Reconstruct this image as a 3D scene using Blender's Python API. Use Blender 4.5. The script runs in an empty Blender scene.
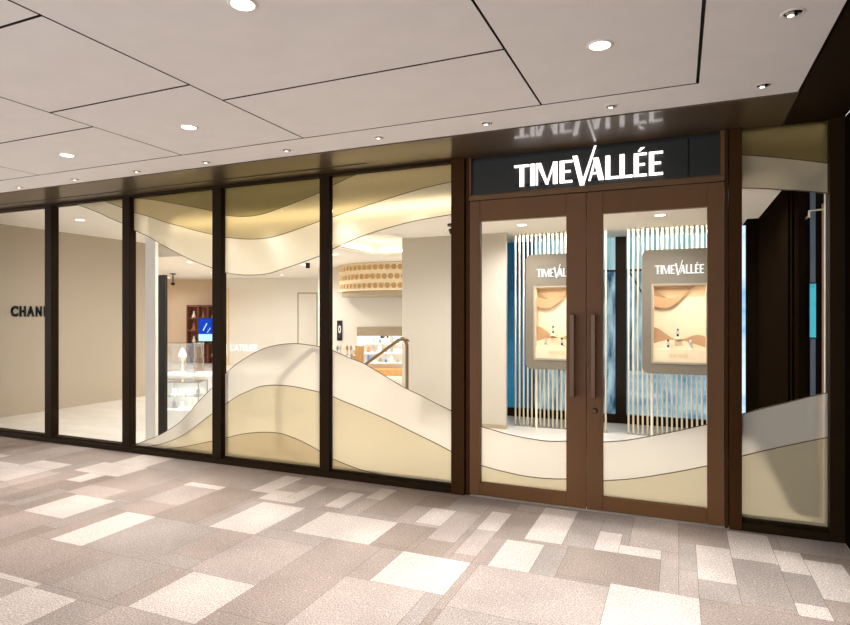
import bpy, bmesh, math, random
from mathutils import Vector, Matrix
rnd = random.Random(7)
SC = bpy.context.scene
COL = SC.collection
PI = math.pi

# ------------------------------------------------------------------ camera, world, exposure
CAM_H, CAM_D, YAW = 1.5, 4.64, math.radians(23.2)
cd = bpy.data.cameras.new('camera'); cam = bpy.data.objects.new('camera', cd); COL.objects.link(cam)
cam.location = (0, -CAM_D, CAM_H); cam.rotation_euler = (PI/2, 0, YAW)
cd.sensor_width = 36; cd.lens = 36*592/850; cd.shift_y = 1.5/850; cd.clip_start = .05
SC.camera = cam
world = bpy.data.worlds.new('world'); SC.world = world; world.use_nodes = True
bg = world.node_tree.nodes['Background']
bg.inputs[0].default_value = (.96, .985, 1.0, 1); bg.inputs[1].default_value = 1.75
SC.view_settings.view_transform = 'Standard'; SC.view_settings.look = 'None'
SC.view_settings.gamma = 1; SC.view_settings.use_curve_mapping = False
SC.view_settings.exposure = 0.6
SC.cycles.max_bounces = 12; SC.cycles.diffuse_bounces = 6; SC.cycles.glossy_bounces = 4
SC.cycles.transmission_bounces = 8; SC.cycles.transparent_max_bounces = 16
SC.cycles.sample_clamp_indirect = 6; SC.cycles.caustics_reflective = False
SC.cycles.caustics_refractive = False

# ------------------------------------------------------------------ materials
def lin(c):
    f = lambda v: (v/12.92 if v <= .04045 else ((v+.055)/1.055)**2.4)
    return tuple(f(v/255) for v in c)
MATS = {}
def mat(name, c, rough=.6, metal=0., spec=.5, var=.05, scale=8., bump=0., bscale=200., emit=None, estr=0., coat=0., stretch=(1, 1, 1)):
    m = bpy.data.materials.new(name); m.use_nodes = True; MATS[name] = m
    nt = m.node_tree; b = nt.nodes['Principled BSDF']; L = nt.links
    l = lin(c)
    tc = nt.nodes.new('ShaderNodeTexCoord')
    mp = nt.nodes.new('ShaderNodeMapping'); mp.inputs['Scale'].default_value = stretch
    L.new(tc.outputs['Object'], mp.inputs[0])
    n = nt.nodes.new('ShaderNodeTexNoise'); n.inputs['Scale'].default_value = scale; n.inputs['Detail'].default_value = 4
    L.new(mp.outputs[0], n.inputs['Vector'])
    r = nt.nodes.new('ShaderNodeValToRGB')
    r.color_ramp.elements[0].position = .3; r.color_ramp.elements[1].position = .7
    r.color_ramp.elements[0].color = tuple(v*(1-var) for v in l)+(1,)
    r.color_ramp.elements[1].color = tuple(min(1, v*(1+var)) for v in l)+(1,)
    L.new(n.outputs['Fac'], r.inputs[0]); L.new(r.outputs[0], b.inputs['Base Color'])
    b.inputs['Roughness'].default_value = rough; b.inputs['Metallic'].default_value = metal
    b.inputs['Specular IOR Level'].default_value = spec; b.inputs['Coat Weight'].default_value = coat
    b.inputs['Coat Roughness'].default_value = .1
    if bump:
        n2 = nt.nodes.new('ShaderNodeTexNoise'); n2.inputs['Scale'].default_value = bscale
        L.new(mp.outputs[0], n2.inputs['Vector'])
        bp = nt.nodes.new('ShaderNodeBump'); bp.inputs['Strength'].default_value = bump; bp.inputs['Distance'].default_value = .002
        L.new(n2.outputs['Fac'], bp.inputs['Height']); L.new(bp.outputs[0], b.inputs['Normal'])
    if emit:
        b.inputs['Emission Color'].default_value = lin(emit)+(1,); b.inputs['Emission Strength'].default_value = estr
    return m

def mat_glass(name='clear_glass', tint=(1, 1, 1), refl=1.0):
    m = bpy.data.materials.new(name); m.use_nodes = True; nt = m.node_tree; L = nt.links
    nt.nodes.remove(nt.nodes['Principled BSDF']); out = nt.nodes['Material Output']
    t = nt.nodes.new('ShaderNodeBsdfTransparent'); t.inputs[0].default_value = tint+(1,)
    g = nt.nodes.new('ShaderNodeBsdfGlossy'); g.inputs['Roughness'].default_value = 0.0
    lw = nt.nodes.new('ShaderNodeLayerWeight'); lw.inputs[0].default_value = .5
    p = nt.nodes.new('ShaderNodeMath'); p.operation = 'POWER'; p.inputs[1].default_value = 5
    a = nt.nodes.new('ShaderNodeMath'); a.operation = 'MULTIPLY_ADD'; a.inputs[1].default_value = .8*refl; a.inputs[2].default_value = .022*refl
    L.new(lw.outputs['Facing'], p.inputs[0]); L.new(p.outputs[0], a.inputs[0])
    mx = nt.nodes.new('ShaderNodeMixShader')
    L.new(a.outputs[0], mx.inputs[0]); L.new(t.outputs[0], mx.inputs[1]); L.new(g.outputs[0], mx.inputs[2])
    L.new(mx.outputs[0], out.inputs['Surface']); return m

def mat_film(name, c, blur=.35, back=.3, fr=.32):
    m = bpy.data.materials.new(name); m.use_nodes = True; nt = m.node_tree; L = nt.links
    nt.nodes.remove(nt.nodes['Principled BSDF']); out = nt.nodes['Material Output']
    l = lin(c)+(1,)
    tc = nt.nodes.new('ShaderNodeTexCoord'); n = nt.nodes.new('ShaderNodeTexNoise'); n.inputs['Scale'].default_value = 300
    L.new(tc.outputs['Object'], n.inputs['Vector'])
    r = nt.nodes.new('ShaderNodeValToRGB')
    r.color_ramp.elements[0].color = tuple(v*.96 for v in l[:3])+(1,); r.color_ramp.elements[1].color = l
    L.new(n.outputs['Fac'], r.inputs[0])
    t = nt.nodes.new('ShaderNodeBsdfTranslucent'); d = nt.nodes.new('ShaderNodeBsdfDiffuse')
    f = nt.nodes.new('ShaderNodeBsdfRefraction'); f.inputs['Roughness'].default_value = fr; f.inputs['IOR'].default_value = 1.2
    for x in (t, d, f): L.new(r.outputs[0], x.inputs[0])
    m1 = nt.nodes.new('ShaderNodeMixShader'); m1.inputs[0].default_value = back
    L.new(t.outputs[0], m1.inputs[1]); L.new(d.outputs[0], m1.inputs[2])
    m2 = nt.nodes.new('ShaderNodeMixShader'); m2.inputs[0].default_value = blur
    L.new(m1.outputs[0], m2.inputs[1]); L.new(f.outputs[0], m2.inputs[2])
    L.new(m2.outputs[0], out.inputs['Surface']); return m

def mat_emit(name, c, s):
    m = bpy.data.materials.new(name); m.use_nodes = True; nt = m.node_tree
    nt.nodes.remove(nt.nodes['Principled BSDF'])
    e = nt.nodes.new('ShaderNodeEmission'); e.inputs[0].default_value = lin(c)+(1,); e.inputs[1].default_value = s
    nt.links.new(e.outputs[0], nt.nodes['Material Output'].inputs['Surface']); return m

def mat_blotch_emit(name, c1, c2, s, scale=3., stretch=(1, 1, 1), lo=.4, hi=.6):
    m = mat_emit(name, c1, s); nt = m.node_tree; L = nt.links; e = nt.nodes['Emission']
    tc = nt.nodes.new('ShaderNodeTexCoord'); mp = nt.nodes.new('ShaderNodeMapping'); mp.inputs['Scale'].default_value = stretch
    n = nt.nodes.new('ShaderNodeTexNoise'); n.inputs['Scale'].default_value = scale; n.inputs['Detail'].default_value = 5
    r = nt.nodes.new('ShaderNodeValToRGB'); r.color_ramp.elements[0].position = lo; r.color_ramp.elements[1].position = hi
    r.color_ramp.elements[0].color = lin(c1)+(1,); r.color_ramp.elements[1].color = lin(c2)+(1,)
    L.new(tc.outputs['Object'], mp.inputs[0]); L.new(mp.outputs[0], n.inputs['Vector']); L.new(n.outputs['Fac'], r.inputs[0])
    L.new(r.outputs[0], e.inputs[0]); return m

def mat_stone():
    m = bpy.data.materials.new('speckled_stone_paving'); m.use_nodes = True; nt = m.node_tree; L = nt.links; b = nt.nodes['Principled BSDF']
    at = nt.nodes.new('ShaderNodeAttribute'); at.attribute_name = 'tone'
    tc = nt.nodes.new('ShaderNodeTexCoord')
    def noise(s, d, e0, e1, c0, c1):
        n = nt.nodes.new('ShaderNodeTexNoise'); n.inputs['Scale'].default_value = s; n.inputs['Detail'].default_value = d
        L.new(tc.outputs['Object'], n.inputs['Vector'])
        r = nt.nodes.new('ShaderNodeValToRGB'); r.color_ramp.elements[0].position = e0; r.color_ramp.elements[1].position = e1
        r.color_ramp.elements[0].color = (c0, c0, c0, 1); r.color_ramp.elements[1].color = (c1, c1, c1, 1)
        L.new(n.outputs['Fac'], r.inputs[0]); return r
    def mul(a, bb):
        x = nt.nodes.new('ShaderNodeMix'); x.data_type = 'RGBA'; x.blend_type = 'MULTIPLY'; x.inputs[0].default_value = 1
        L.new(a, x.inputs[6]); L.new(bb, x.inputs[7]); return x.outputs[2]
    c = mul(at.outputs['Color'], noise(125, 2, .42, .54, .64, 1.14).outputs[0])
    c = mul(c, noise(60, 2, .62, .70, 1.0, 1.5).outputs[0])
    c = mul(c, noise(2.2, 6, .3, .7, .86, 1.12).outputs[0])
    L.new(c, b.inputs['Base Color']); b.inputs['Roughness'].default_value = .55; b.inputs['Specular IOR Level'].default_value = .3
    n = nt.nodes.new('ShaderNodeTexNoise'); n.inputs['Scale'].default_value = 130
    L.new(tc.outputs['Object'], n.inputs['Vector'])
    bp = nt.nodes.new('ShaderNodeBump'); bp.inputs['Strength'].default_value = .15; bp.inputs['Distance'].default_value = .002
    L.new(n.outputs['Fac'], bp.inputs['Height']); L.new(bp.outputs[0], b.inputs['Normal'])
    return m

BRONZE = mat('door_bronze', (102, 67, 34), .5, .0, .3, .08, 3, .05, 400, stretch=(1, 1, .1))
BRONZE_D = mat('frame_dark_bronze', (38, 26, 13), .5, 0, .05, .08, 3)
BRONZE_L = mat('header_bronze', (100, 74, 49), .42, .3, .3, .06, 3)
SOFFIT = mat('soffit_bronze', (80, 63, 42), .45, .1, .5, .06, 2, coat=.55)
BLACK = mat('black_gap', (14, 11, 9), .7)
DARKWALL = mat('dark_brown_panelling', (20, 13, 7), .7, .0, .0, .1, 6, stretch=(1, 1, .1))
HANDLE = mat('handle_bronze', (92, 66, 48), .35, .4)
GLASS = mat_glass(refl=.1)
VITRINE = mat_glass('vitrine_glass', (.975, .985, .985), 1.6)
FILM_PALE = mat_film('pale_frosted_film', (228, 222, 212), .6, .25)
FILM_MID = mat_film('champagne_frosted_film', (208, 197, 170), .55, .25)
FILM_GOLD = mat_film('gold_frosted_film', (186, 169, 136), .5, .25)
FILM_UP = mat_film('upper_gold_frosted_film', (152, 138, 98), .5, .3, .75)
FILM_UPMID = mat_film('upper_champagne_frosted_film', (202, 187, 150), .5, .3, .95)
FILM_UPPALE = mat_film('upper_pale_frosted_film', (236, 228, 208), .5, .3, .85)
LINE = mat('film_outline_brown', (96, 80, 56), .6)
CEIL = mat('ceiling_panel_white', (240, 236, 235), .85, 0, .2, .02, 5, .05, 500)
STONE = mat_stone()
WHITEWALL = mat('shop_plaster_white', (230, 224, 212), .8, 0, .3, .02, 2)
SHOPCEIL = mat('shop_ceiling_white', (238, 232, 222), .85, 0, .2, .01, 2)
CREAM = mat('cream_fabric_wall', (180, 167, 148), .8, 0, .2, .04, 40, .1, 300)
TANWALL = mat('tan_wall', (220, 198, 170), .8, 0, .2, .03, 3)
SHOPFLOOR = mat('shop_marble_floor', (224, 218, 208), .22, 0, .5, .06, 1.5, stretch=(1, 3, 1))
COLUMN = mat('white_column', (194, 185, 170), .7, 0, .3, .01, 2)
TAUPE = mat('kiosk_taupe', (112, 102, 86), .6, .0, .4, .04, 30, .1, 500)
TAUPE_D = mat('lintel_taupe', (168, 152, 126), .6)
ROD = mat('rod_champagne', (238, 224, 198), .4, .0)
STEEL = mat('brushed_foot', (180, 165, 145), .35, .8)
SAND_L = mat('sand_pale', (226, 204, 170), .8); SAND_M = mat('sand_mid', (196, 164, 126), .8); SAND_D = mat('sand_deep', (176, 138, 98), .8)
WOOD = mat('shelf_dark_wood', (128, 70, 38), .5, 0, .4, .2, 6, stretch=(1, 1, 6))
OAK = mat('pale_oak', (198, 152, 96), .5, 0, .4, .15, 5, stretch=(4, 4, .6))
WHITE = mat('white_lacquer', (240, 238, 232), .35)
GOLD = mat('drum_gold', (244, 228, 194), .5, .1, .4, .04, 5)
GOLD_D = mat('drum_recess_gold_shade', (204, 160, 102), .5, .1)  # disc gold, deepened to carry the crescent shadows of the recesses
RAIL = mat('handrail_bronze', (112, 88, 58), .35, .4)
BLACKM = mat('black_metal', (20, 19, 19), .4, .3)
BLACKLET = mat('black_letter', (10, 9, 9), .9, 0, .1)
SIGNGLASS = mat('sign_black_glass', (17, 19, 18), .4, 0, .4, .1, 3)
LETTER_E = mat_emit('lit_letter', (255, 246, 243), 1.8)
LETTER_W = mat_emit('lit_small_letter', (255, 252, 248), .9)
TEAL = mat_blotch_emit('teal_backlit_glass', (112, 176, 186), (186, 216, 216), .62, 2.0, (4, 1, .3))
BLUE = mat_blotch_emit('blue_street_glass', (30, 70, 96), (168, 202, 212), .65, 2.6, (4, 1, 1), .35, .65)
BLUE_D = mat_blotch_emit('deep_blue_glass', (16, 62, 88), (40, 112, 146), .7, 1.0, (1, 1, .6))
BLUE_P = mat_blotch_emit('pale_blue_glass', (88, 142, 172), (182, 210, 222), .65, 2.5, (1, 1, 3), .35, .65)
SKYLIT = mat_blotch_emit('street_light_strip', (120, 170, 210), (200, 216, 226), 1.0, 1.5, (1, 1, 2))
SCREEN_C = mat_blotch_emit('cyan_screen', (80, 190, 206), (40, 140, 160), .6, 9, (1, 1, 1), .55, .72)
SCREEN_B = mat_emit('blue_screen', (14, 60, 180), .8)
SCREEN_W = mat_emit('pale_blue_screen', (180, 226, 246), .95)
LENS = mat_emit('lamp_lens', (255, 240, 226), 12)
LENS_S = mat_emit('small_lamp_lens', (255, 240, 226), 3)
LENS_IN = mat_emit('shop_lamp_lens', (255, 250, 240), 6)
COVE = mat_emit('cove_led', (255, 238, 200), 6)
RING = mat('lamp_trim_white', (235, 228, 222), .5)
CHROME = mat('lamp_reflector', (150, 145, 140), .15, .95)
SILVER = mat('watch_silver', (190, 188, 184), .3, .8)
BUST = mat('jewellery_bust', (238, 226, 204), .6)
GILT = mat('gilt', (206, 168, 104), .4, .3)
GREEN = mat('green_goods', (140, 146, 136), .5); BLUEG = mat('blue_goods', (80, 120, 190), .4); BRN = mat('brown_goods', (170, 110, 70), .5)

# ------------------------------------------------------------------ mesh helpers
def bbox(bm, x0, x1, y0, y1, z0, z1):
    vs = [bm.verts.new((x, y, z)) for x in (x0, x1) for y in (y0, y1) for z in (z0, z1)]
    for f in ((0, 1, 3, 2), (4, 6, 7, 5), (0, 4, 5, 1), (2, 3, 7, 6), (0, 2, 6, 4), (1, 5, 7, 3)):
        bm.faces.new([vs[i] for i in f])
def bprism(bm, poly, y0, y1, axis='y'):
    """polygon in (a, z) extruded along the other horizontal axis"""
    P = (lambda a, z, t: (a, t, z)) if axis == 'y' else ((lambda a, z, t: (t, a, z)) if axis == 'x' else (lambda a, z, t: (a, z, t)))
    A = [bm.verts.new(P(a, z, y0)) for a, z in poly]; B = [bm.verts.new(P(a, z, y1)) for a, z in poly]
    n = len(poly)
    bm.faces.new(A); bm.faces.new(B[::-1])
    for i in range(n): bm.faces.new((A[i], B[i], B[(i+1) % n], A[(i+1) % n]))
def blathe(bm, prof, n=24, c=(0, 0, 0), a0=0., a1=2*PI):
    full = abs(a1-a0-2*PI) < 1e-6; k = n if full else n+1
    rows = []
    for r, z in prof:
        if r < 1e-6: rows.append([bm.verts.new((c[0], c[1], c[2]+z))]*k)
        else: rows.append([bm.verts.new((c[0]+r*math.cos(a0+(a1-a0)*i/n), c[1]+r*math.sin(a0+(a1-a0)*i/n), c[2]+z)) for i in range(k)])
    for a, b in zip(rows, rows[1:]):
        for i in range(n):
            j = (i+1) % k
            q = []
            for v in (a[i], a[j], b[j], b[i]):
                if v not in q: q.append(v)
            if len(q) > 2:
                try: bm.faces.new(q)
                except ValueError: pass
def btube(bm, pts, r, n=10):
    pts = [Vector(p) for p in pts]; rows = []; up = None
    for i, p in enumerate(pts):
        d = ((pts[min(i+1, len(pts)-1)]-p).normalized() + (p-pts[max(i-1, 0)]).normalized()).normalized()
        if up is None: up = d.orthogonal().normalized()
        up = (up - d*up.dot(d)).normalized(); s = d.cross(up)
        rows.append([bm.verts.new(p + r*(math.cos(2*PI*k/n)*up + math.sin(2*PI*k/n)*s)) for k in range(n)])
    for a, b in zip(rows, rows[1:]):
        for k in range(n): bm.faces.new((a[k], a[(k+1) % n], b[(k+1) % n], b[k]))
    bm.faces.new(rows[0][::-1]); bm.faces.new(rows[-1])
def obj(name, build, m, parent=None, bevel=0., smooth=False, loc=(0, 0, 0), rotz=0.):
    bm = bmesh.new(); build(bm)
    bmesh.ops.recalc_face_normals(bm, faces=bm.faces)
    me = bpy.data.meshes.new(name); bm.to_mesh(me); bm.free()
    if smooth: me.polygons.foreach_set('use_smooth', [True]*len(me.polygons))
    o = bpy.data.objects.new(name, me); COL.objects.link(o)
    for x in (m if isinstance(m, (list, tuple)) else [m]): me.materials.append(x)
    o.location = loc; o.rotation_euler = (0, 0, rotz)
    if parent: o.parent = parent
    if bevel:
        b = o.modifiers.new('bevel', 'BEVEL'); b.width = bevel; b.segments = 2; b.limit_method = 'ANGLE'
    return o
def tag(o, label=None, cat=None, group=None, kind=None):
    if label: o['label'] = label
    if cat: o['category'] = cat
    if group: o['group'] = group
    if kind: o['kind'] = kind
    return o
def thing(name, label, cat, loc=(0, 0, 0), rotz=0., group=None, kind=None):
    o = bpy.data.objects.new(name, None); COL.objects.link(o); o.location = loc; o.rotation_euler = (0, 0, rotz)
    o.empty_display_size = .05
    return tag(o, label, cat, group, kind)
def box(name, x0, x1, y0, y1, z0, z1, m, parent=None, bevel=0.):
    return obj(name, lambda bm: bbox(bm, x0, x1, y0, y1, z0, z1), m, parent, bevel)
def struct(o, label, cat): return tag(o, label, cat, None, 'structure')
def copy_tree(src, loc, label, rotz=None):
    r = src.copy(); COL.objects.link(r); r.location = loc
    if rotz is not None: r.rotation_euler = (0, 0, rotz)
    r['label'] = label
    for ch in list(src.children):
        if ch.type == 'LIGHT': continue
        c = ch.copy(); COL.objects.link(c); c.parent = r
        for g in list(ch.children):
            d = g.copy(); COL.objects.link(d); d.parent = c
    return r
def spot(name, loc, power, color, size, blend, rad, parent=None, tilt=(0, 0)):
    l = bpy.data.lights.new(name, 'SPOT'); l.energy = power; l.color = color; l.spot_size = math.radians(size); l.spot_blend = blend
    l.shadow_soft_size = rad
    o = bpy.data.objects.new(name, l); COL.objects.link(o); o.location = loc; o.rotation_euler = (tilt[0], tilt[1], 0)
    if parent: o.parent = parent
    return o
def area(name, loc, sx, sy, power, color, rot=(0, 0, 0), parent=None):
    l = bpy.data.lights.new(name, 'AREA'); l.shape = 'RECTANGLE'; l.size = sx; l.size_y = sy; l.energy = power; l.color = color
    o = bpy.data.objects.new(name, l); COL.objects.link(o); o.location = loc; o.rotation_euler = rot
    if parent: o.parent = parent
    return o

# ------------------------------------------------------------------ concourse floor
LIGHT, MIDL, MID, DARK, GREY = (200, 187, 178), (170, 155, 146), (156, 140, 130), (144, 128, 117), (158, 146, 138)
GX, GY = .05, .05
X0, X1, Y0, Y1 = -12.0, 1.0, -7.0, 0.0
fixed = [(-3.3, -2.9, -2.9, -2.48, LIGHT), (-2.6, -2.15, -2.45, -2.0, LIGHT), (-4.6, -4.15, -1.7, -1.25, LIGHT), (-3.85, -3.55, -2.0, -1.4, LIGHT),
 (-3.55, -2.95, -2.0, -1.4, GREY), (-3.2, -2.75, -2.45, -2.0, GREY), (-3.05, -2.65, -1.4, -.8, LIGHT), (-2.45, -1.85, -1.25, -.8, LIGHT),
 (-1.6, -1.15, -1.7, -1.25, LIGHT), (-1.75, -1.25, -2.3, -1.7, MIDL), (-3.35, -3.15, -.6, -.1, LIGHT), (-2.95, -2.8, -.75, -.25, LIGHT), (-3.15, -2.95, -.75, -.5, LIGHT),
 (-2.55, -2.4, -.7, -.3, LIGHT), (-2.35, -2.2, -.4, -.1, LIGHT), (-1.75, -1.55, -.75, -.4, LIGHT), (-1.3, -1.15, -.7, -.3, LIGHT), (-1.15, -.95, -.2, -.05, MIDL),
 (-.95, -.7, -.75, -.05, LIGHT), (-1.05, -.8, -1.25, -.8, LIGHT), (-.5, -.35, -.75, -.4, LIGHT), (-.35, -.1, -.75, -.6, LIGHT), (-.35, .1, -1.8, -1.2, LIGHT),
 (.1, .3, -.95, -.4, LIGHT), (.3, .55, -.55, -.05, LIGHT), (.55, .7, -.65, -.3, LIGHT), (.7, .9, -.95, -.4, LIGHT), (.55, .7, -1.2, -1.05, LIGHT),
 (-6.0, -5.55, -.8, -.6, LIGHT), (-5.35, -4.75, -.75, -.4, LIGHT), (-4.0, -3.6, -.7, -.6, LIGHT), (-1.6, -1.45, -1.7, -1.25, GREY), (-2.4, -1.75, -2.3, -1.25, MID),
 (-2.65, -2.45, -1.25, -.8, GREY), (-3.6, -3.2, -1.4, -.6, DARK), (-2.65, -2.15, -1.99, -1.4, MIDL), (-7.0, -6.5, -.75, -.6, LIGHT), (-5.1, -4.9, -1.0, -.75, LIGHT),
 (-6.6, -6.1, -1.0, -.8, LIGHT), (-1.85, -1.6, -1.2, -.8, DARK), (-1.1, -.35, -1.8, -1.25, MIDL), (.1, .75, -1.8, -1.2, MID), (-.7, -.5, -.75, -.1, GREY), (-.8, -.1, -1.25, -.8, MID)]
nx, ny = round((X1-X0)/GX), round((Y1-Y0)/GY)
occ = [[False]*ny for _ in range(nx)]
tiles = []
def claim(i0, i1, j0, j1, c):
    for i in range(i0, i1):
        for j in range(j0, j1): occ[i][j] = True
    tiles.append((X0+i0*GX, X0+i1*GX, Y0+j0*GY, Y0+j1*GY, c))
for a, b, c, d, t in fixed:
    i0, i1, j0, j1 = round((a-X0)/GX), round((b-X0)/GX), round((c-Y0)/GY), round((d-Y0)/GY)
    while i0 < i1 and any(occ[i0][j] for j in range(j0, j1)): i0 += 1
    while j1 > j0 and any(occ[i][j1-1] for i in range(i0, i1)): j1 -= 1
    if i1 > i0 and j1 > j0 and not any(occ[i][j] for i in range(i0, i1) for j in range(j0, j1)): claim(i0, i1, j0, j1, t)
for j in range(ny-1, -1, -1):
    for i in range(nx):
        if occ[i][j]: continue
        w, h = rnd.choice((6, 9, 12, 12)), rnd.choice((9, 12, 12))
        i1 = i
        while i1 < nx and i1-i < w and not occ[i1][j]: i1 += 1
        j0 = j
        while j0 >= 0 and j-j0 < h and not any(occ[k][j0] for k in range(i, i1)): j0 -= 1
        far = (X0+i*GX < -5 or Y0+j*GY < -2.3)
        claim(i, i1, j0+1, j+1, rnd.choice((MID, DARK, MID, GREY, MIDL) + ((LIGHT,) if far else ())))
def build_floor(bm):
    lay = bm.loops.layers.float_color.new('tone'); g = .0012
    for a, b, c, d, t in tiles:
        k = 1 + rnd.uniform(-.05, .05); l = lin(t)
        f = bm.faces.new([bm.verts.new(p) for p in ((a+g, c+g, 0), (b-g, c+g, 0), (b-g, d-g, 0), (a+g, d-g, 0))])
        for lo in f.loops: lo[lay] = (l[0]*k, l[1]*k, l[2]*k, 1)
    l = lin((96, 84, 76))
    n0 = len(bm.faces); bbox(bm, X0, X1, Y0, Y1, -.1, -.002); bm.faces.ensure_lookup_table()
    for f in bm.faces[n0:]:
        for lo in f.loops: lo[lay] = l+(1,)
struct(obj('floor', build_floor, STONE), 'speckled pinkish stone paving of mixed rectangles in front of the shop', 'floor')
struct(box('floor', -16, 2.0, .0, 12, -.1, 0, SHOPFLOOR), 'pale polished floor inside the shop behind the glass', 'floor')

# ------------------------------------------------------------------ concourse ceiling
cols = [(-12, -9.2, [-.97, -3.1, -5.2]), (-9.2, -7.3, [-.97, -2.4, -4.4]), (-7.3, -5.5, [-.97, -1.33, -3.4]), (-5.5, -3.735, [-.97, -1.77, -3.3, -5.0]), (-3.735, -2.55, [-.97, -2.08, -2.93, -4.6]),
        (-2.55, -.785, [-.97, -1.815, -4.1]), (-.785, .095, [-.97, -3.9])]
def build_ceiling(bm):
    g = .006
    bbox(bm, -12, .64, -.97+g, -.6, 2.80, 2.83)
    bbox(bm, .095+.010, .64, -7, -.97+g, 2.80, 2.83)
    for a, b, ys in cols:
        ys = ys+[-7]
        for y1, y0 in zip(ys, ys[1:]): bbox(bm, a+g, b-g, y0+g*1.3, y1-g*1.3, 2.80, 2.83)
    bm.normal_update()
    for f in bm.faces: f.material_index = 0 if abs(f.normal.z) > .5 else 1
    n = len(bm.faces); bbox(bm, -12, 1.1, -7, .0, 2.83, 2.95); bm.faces.ensure_lookup_table()
    for f in bm.faces[n:]: f.material_index = 1
struct(obj('ceiling', build_ceiling, [CEIL, BLACK]), 'off-white concourse ceiling of large panels with dark joints', 'ceiling')

# ------------------------------------------------------------------ soffit, right wall, facade framing
t = struct(obj('trim_1', lambda bm: (bbox(bm, -12, .648, -.595, .12, 2.792, 2.83)), SOFFIT), 'glossy bronze soffit strip above the glazing', 'soffit')
box('vent_slot', -12, -2.45, -.19, -.172, 2.789, 2.793, BLACK, t)
struct(obj('trim_2', lambda bm: bbox(bm, .656, 1.0, -7, .12, 2.792, 2.83), BRONZE_D), 'dark bronze soffit at the right running toward the viewer', 'soffit')
def rightwall(bm):
    for k in range(8): bbox(bm, 1.0, 1.12, -.9*(k+1)+.012+.09, -.9*k+.09, .0, 2.79)
    bbox(bm, 1.02, 1.15, -7, .1, 0, 2.79)
struct(obj('wall_right', rightwall, DARKWALL), 'dark brown panelled wall at the right edge', 'wall')
struct(box('wall_left', -12, -8.1, .0, .12, 0, 2.79, BRONZE_D), 'dark bronze wall left of the glazing', 'wall')
MUL = [(-8.10, -7.99, 'mullion left of the leftmost pane'), (-6.86, -6.745, 'dark bronze mullion crossing the black letters'), (-5.59, -5.48, 'dark bronze mullion right of the cream wall pane'),
       (-4.325, -4.21, 'dark bronze mullion between vitrine pane and white wall pane'), (-3.05, -2.945, 'dark bronze mullion between white wall pane and handrail pane')]
ti = 3
for a, b, lab in MUL:
    def bm_(bm, a=a, b=b):
        bbox(bm, a, b, 0, .05, .05, 2.77); bbox(bm, a+.035, b-.035, .05, .12, .05, 2.77)
    struct(obj('trim_%d' % ti, bm_, BRONZE_D, bevel=.004), lab, 'mullion'); ti += 1
def post_l(bm): bbox(bm, -1.745, -1.628, -.02, .14, 0, 2.79); bbox(bm, -1.622, -1.592, .0, .14, 0, 2.79)
POSTB = mat('post_bronze', (62, 38, 17), .5, 0, .05)
struct(obj('trim_%d' % ti, post_l, POSTB, bevel=.003), 'brown door post left of the double doors', 'door post'); ti += 1
def post_r(bm): bbox(bm, .296, .318, .0, .14, 0, 2.79); bbox(bm, .324, .402, -.02, .14, 0, 2.79)
struct(obj('trim_%d' % ti, post_r, POSTB, bevel=.003), 'brown door post right of the double doors', 'door post'); ti += 1
struct(obj('trim_%d' % ti, lambda bm: (bbox(bm, .915, 1.0, -.005, .12, 0, 2.79)), BRONZE_D, bevel=.003), 'dark jamb right of the narrow side pane', 'jamb'); ti += 1
struct(obj('trim_%d' % ti, lambda bm: (bbox(bm, -8.1, -1.745, -.012, .12, 0, .05), bbox(bm, -8.1, -1.745, .03, .12, .05, .068)), BRONZE_D, bevel=.003), 'dark bronze sill under the long glazing', 'sill'); ti += 1
struct(obj('trim_%d' % ti, lambda bm: (bbox(bm, .402, .915, -.012, .12, 0, .055), bbox(bm, .402, .915, .03, .12, .055, .075)), BRONZE_D, bevel=.003), 'dark sill under the narrow side pane', 'sill'); ti += 1
struct(box('trim_%d' % ti, -8.1, -1.745, .0, .12, 2.768, 2.792, BRONZE_D), 'dark bronze head rail over the long glazing', 'head rail'); ti += 1
def header(bm):
    bbox(bm, -1.592, .296, -.012, .14, 2.432, 2.470)
    bbox(bm, -1.592, .296, .005, .14, 2.470, 2.482)
struct(obj('trim_%d' % ti, header, BRONZE_L, bevel=.003), 'lighter bronze crossbar between the sign and the doors', 'crossbar'); ti += 1

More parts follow.
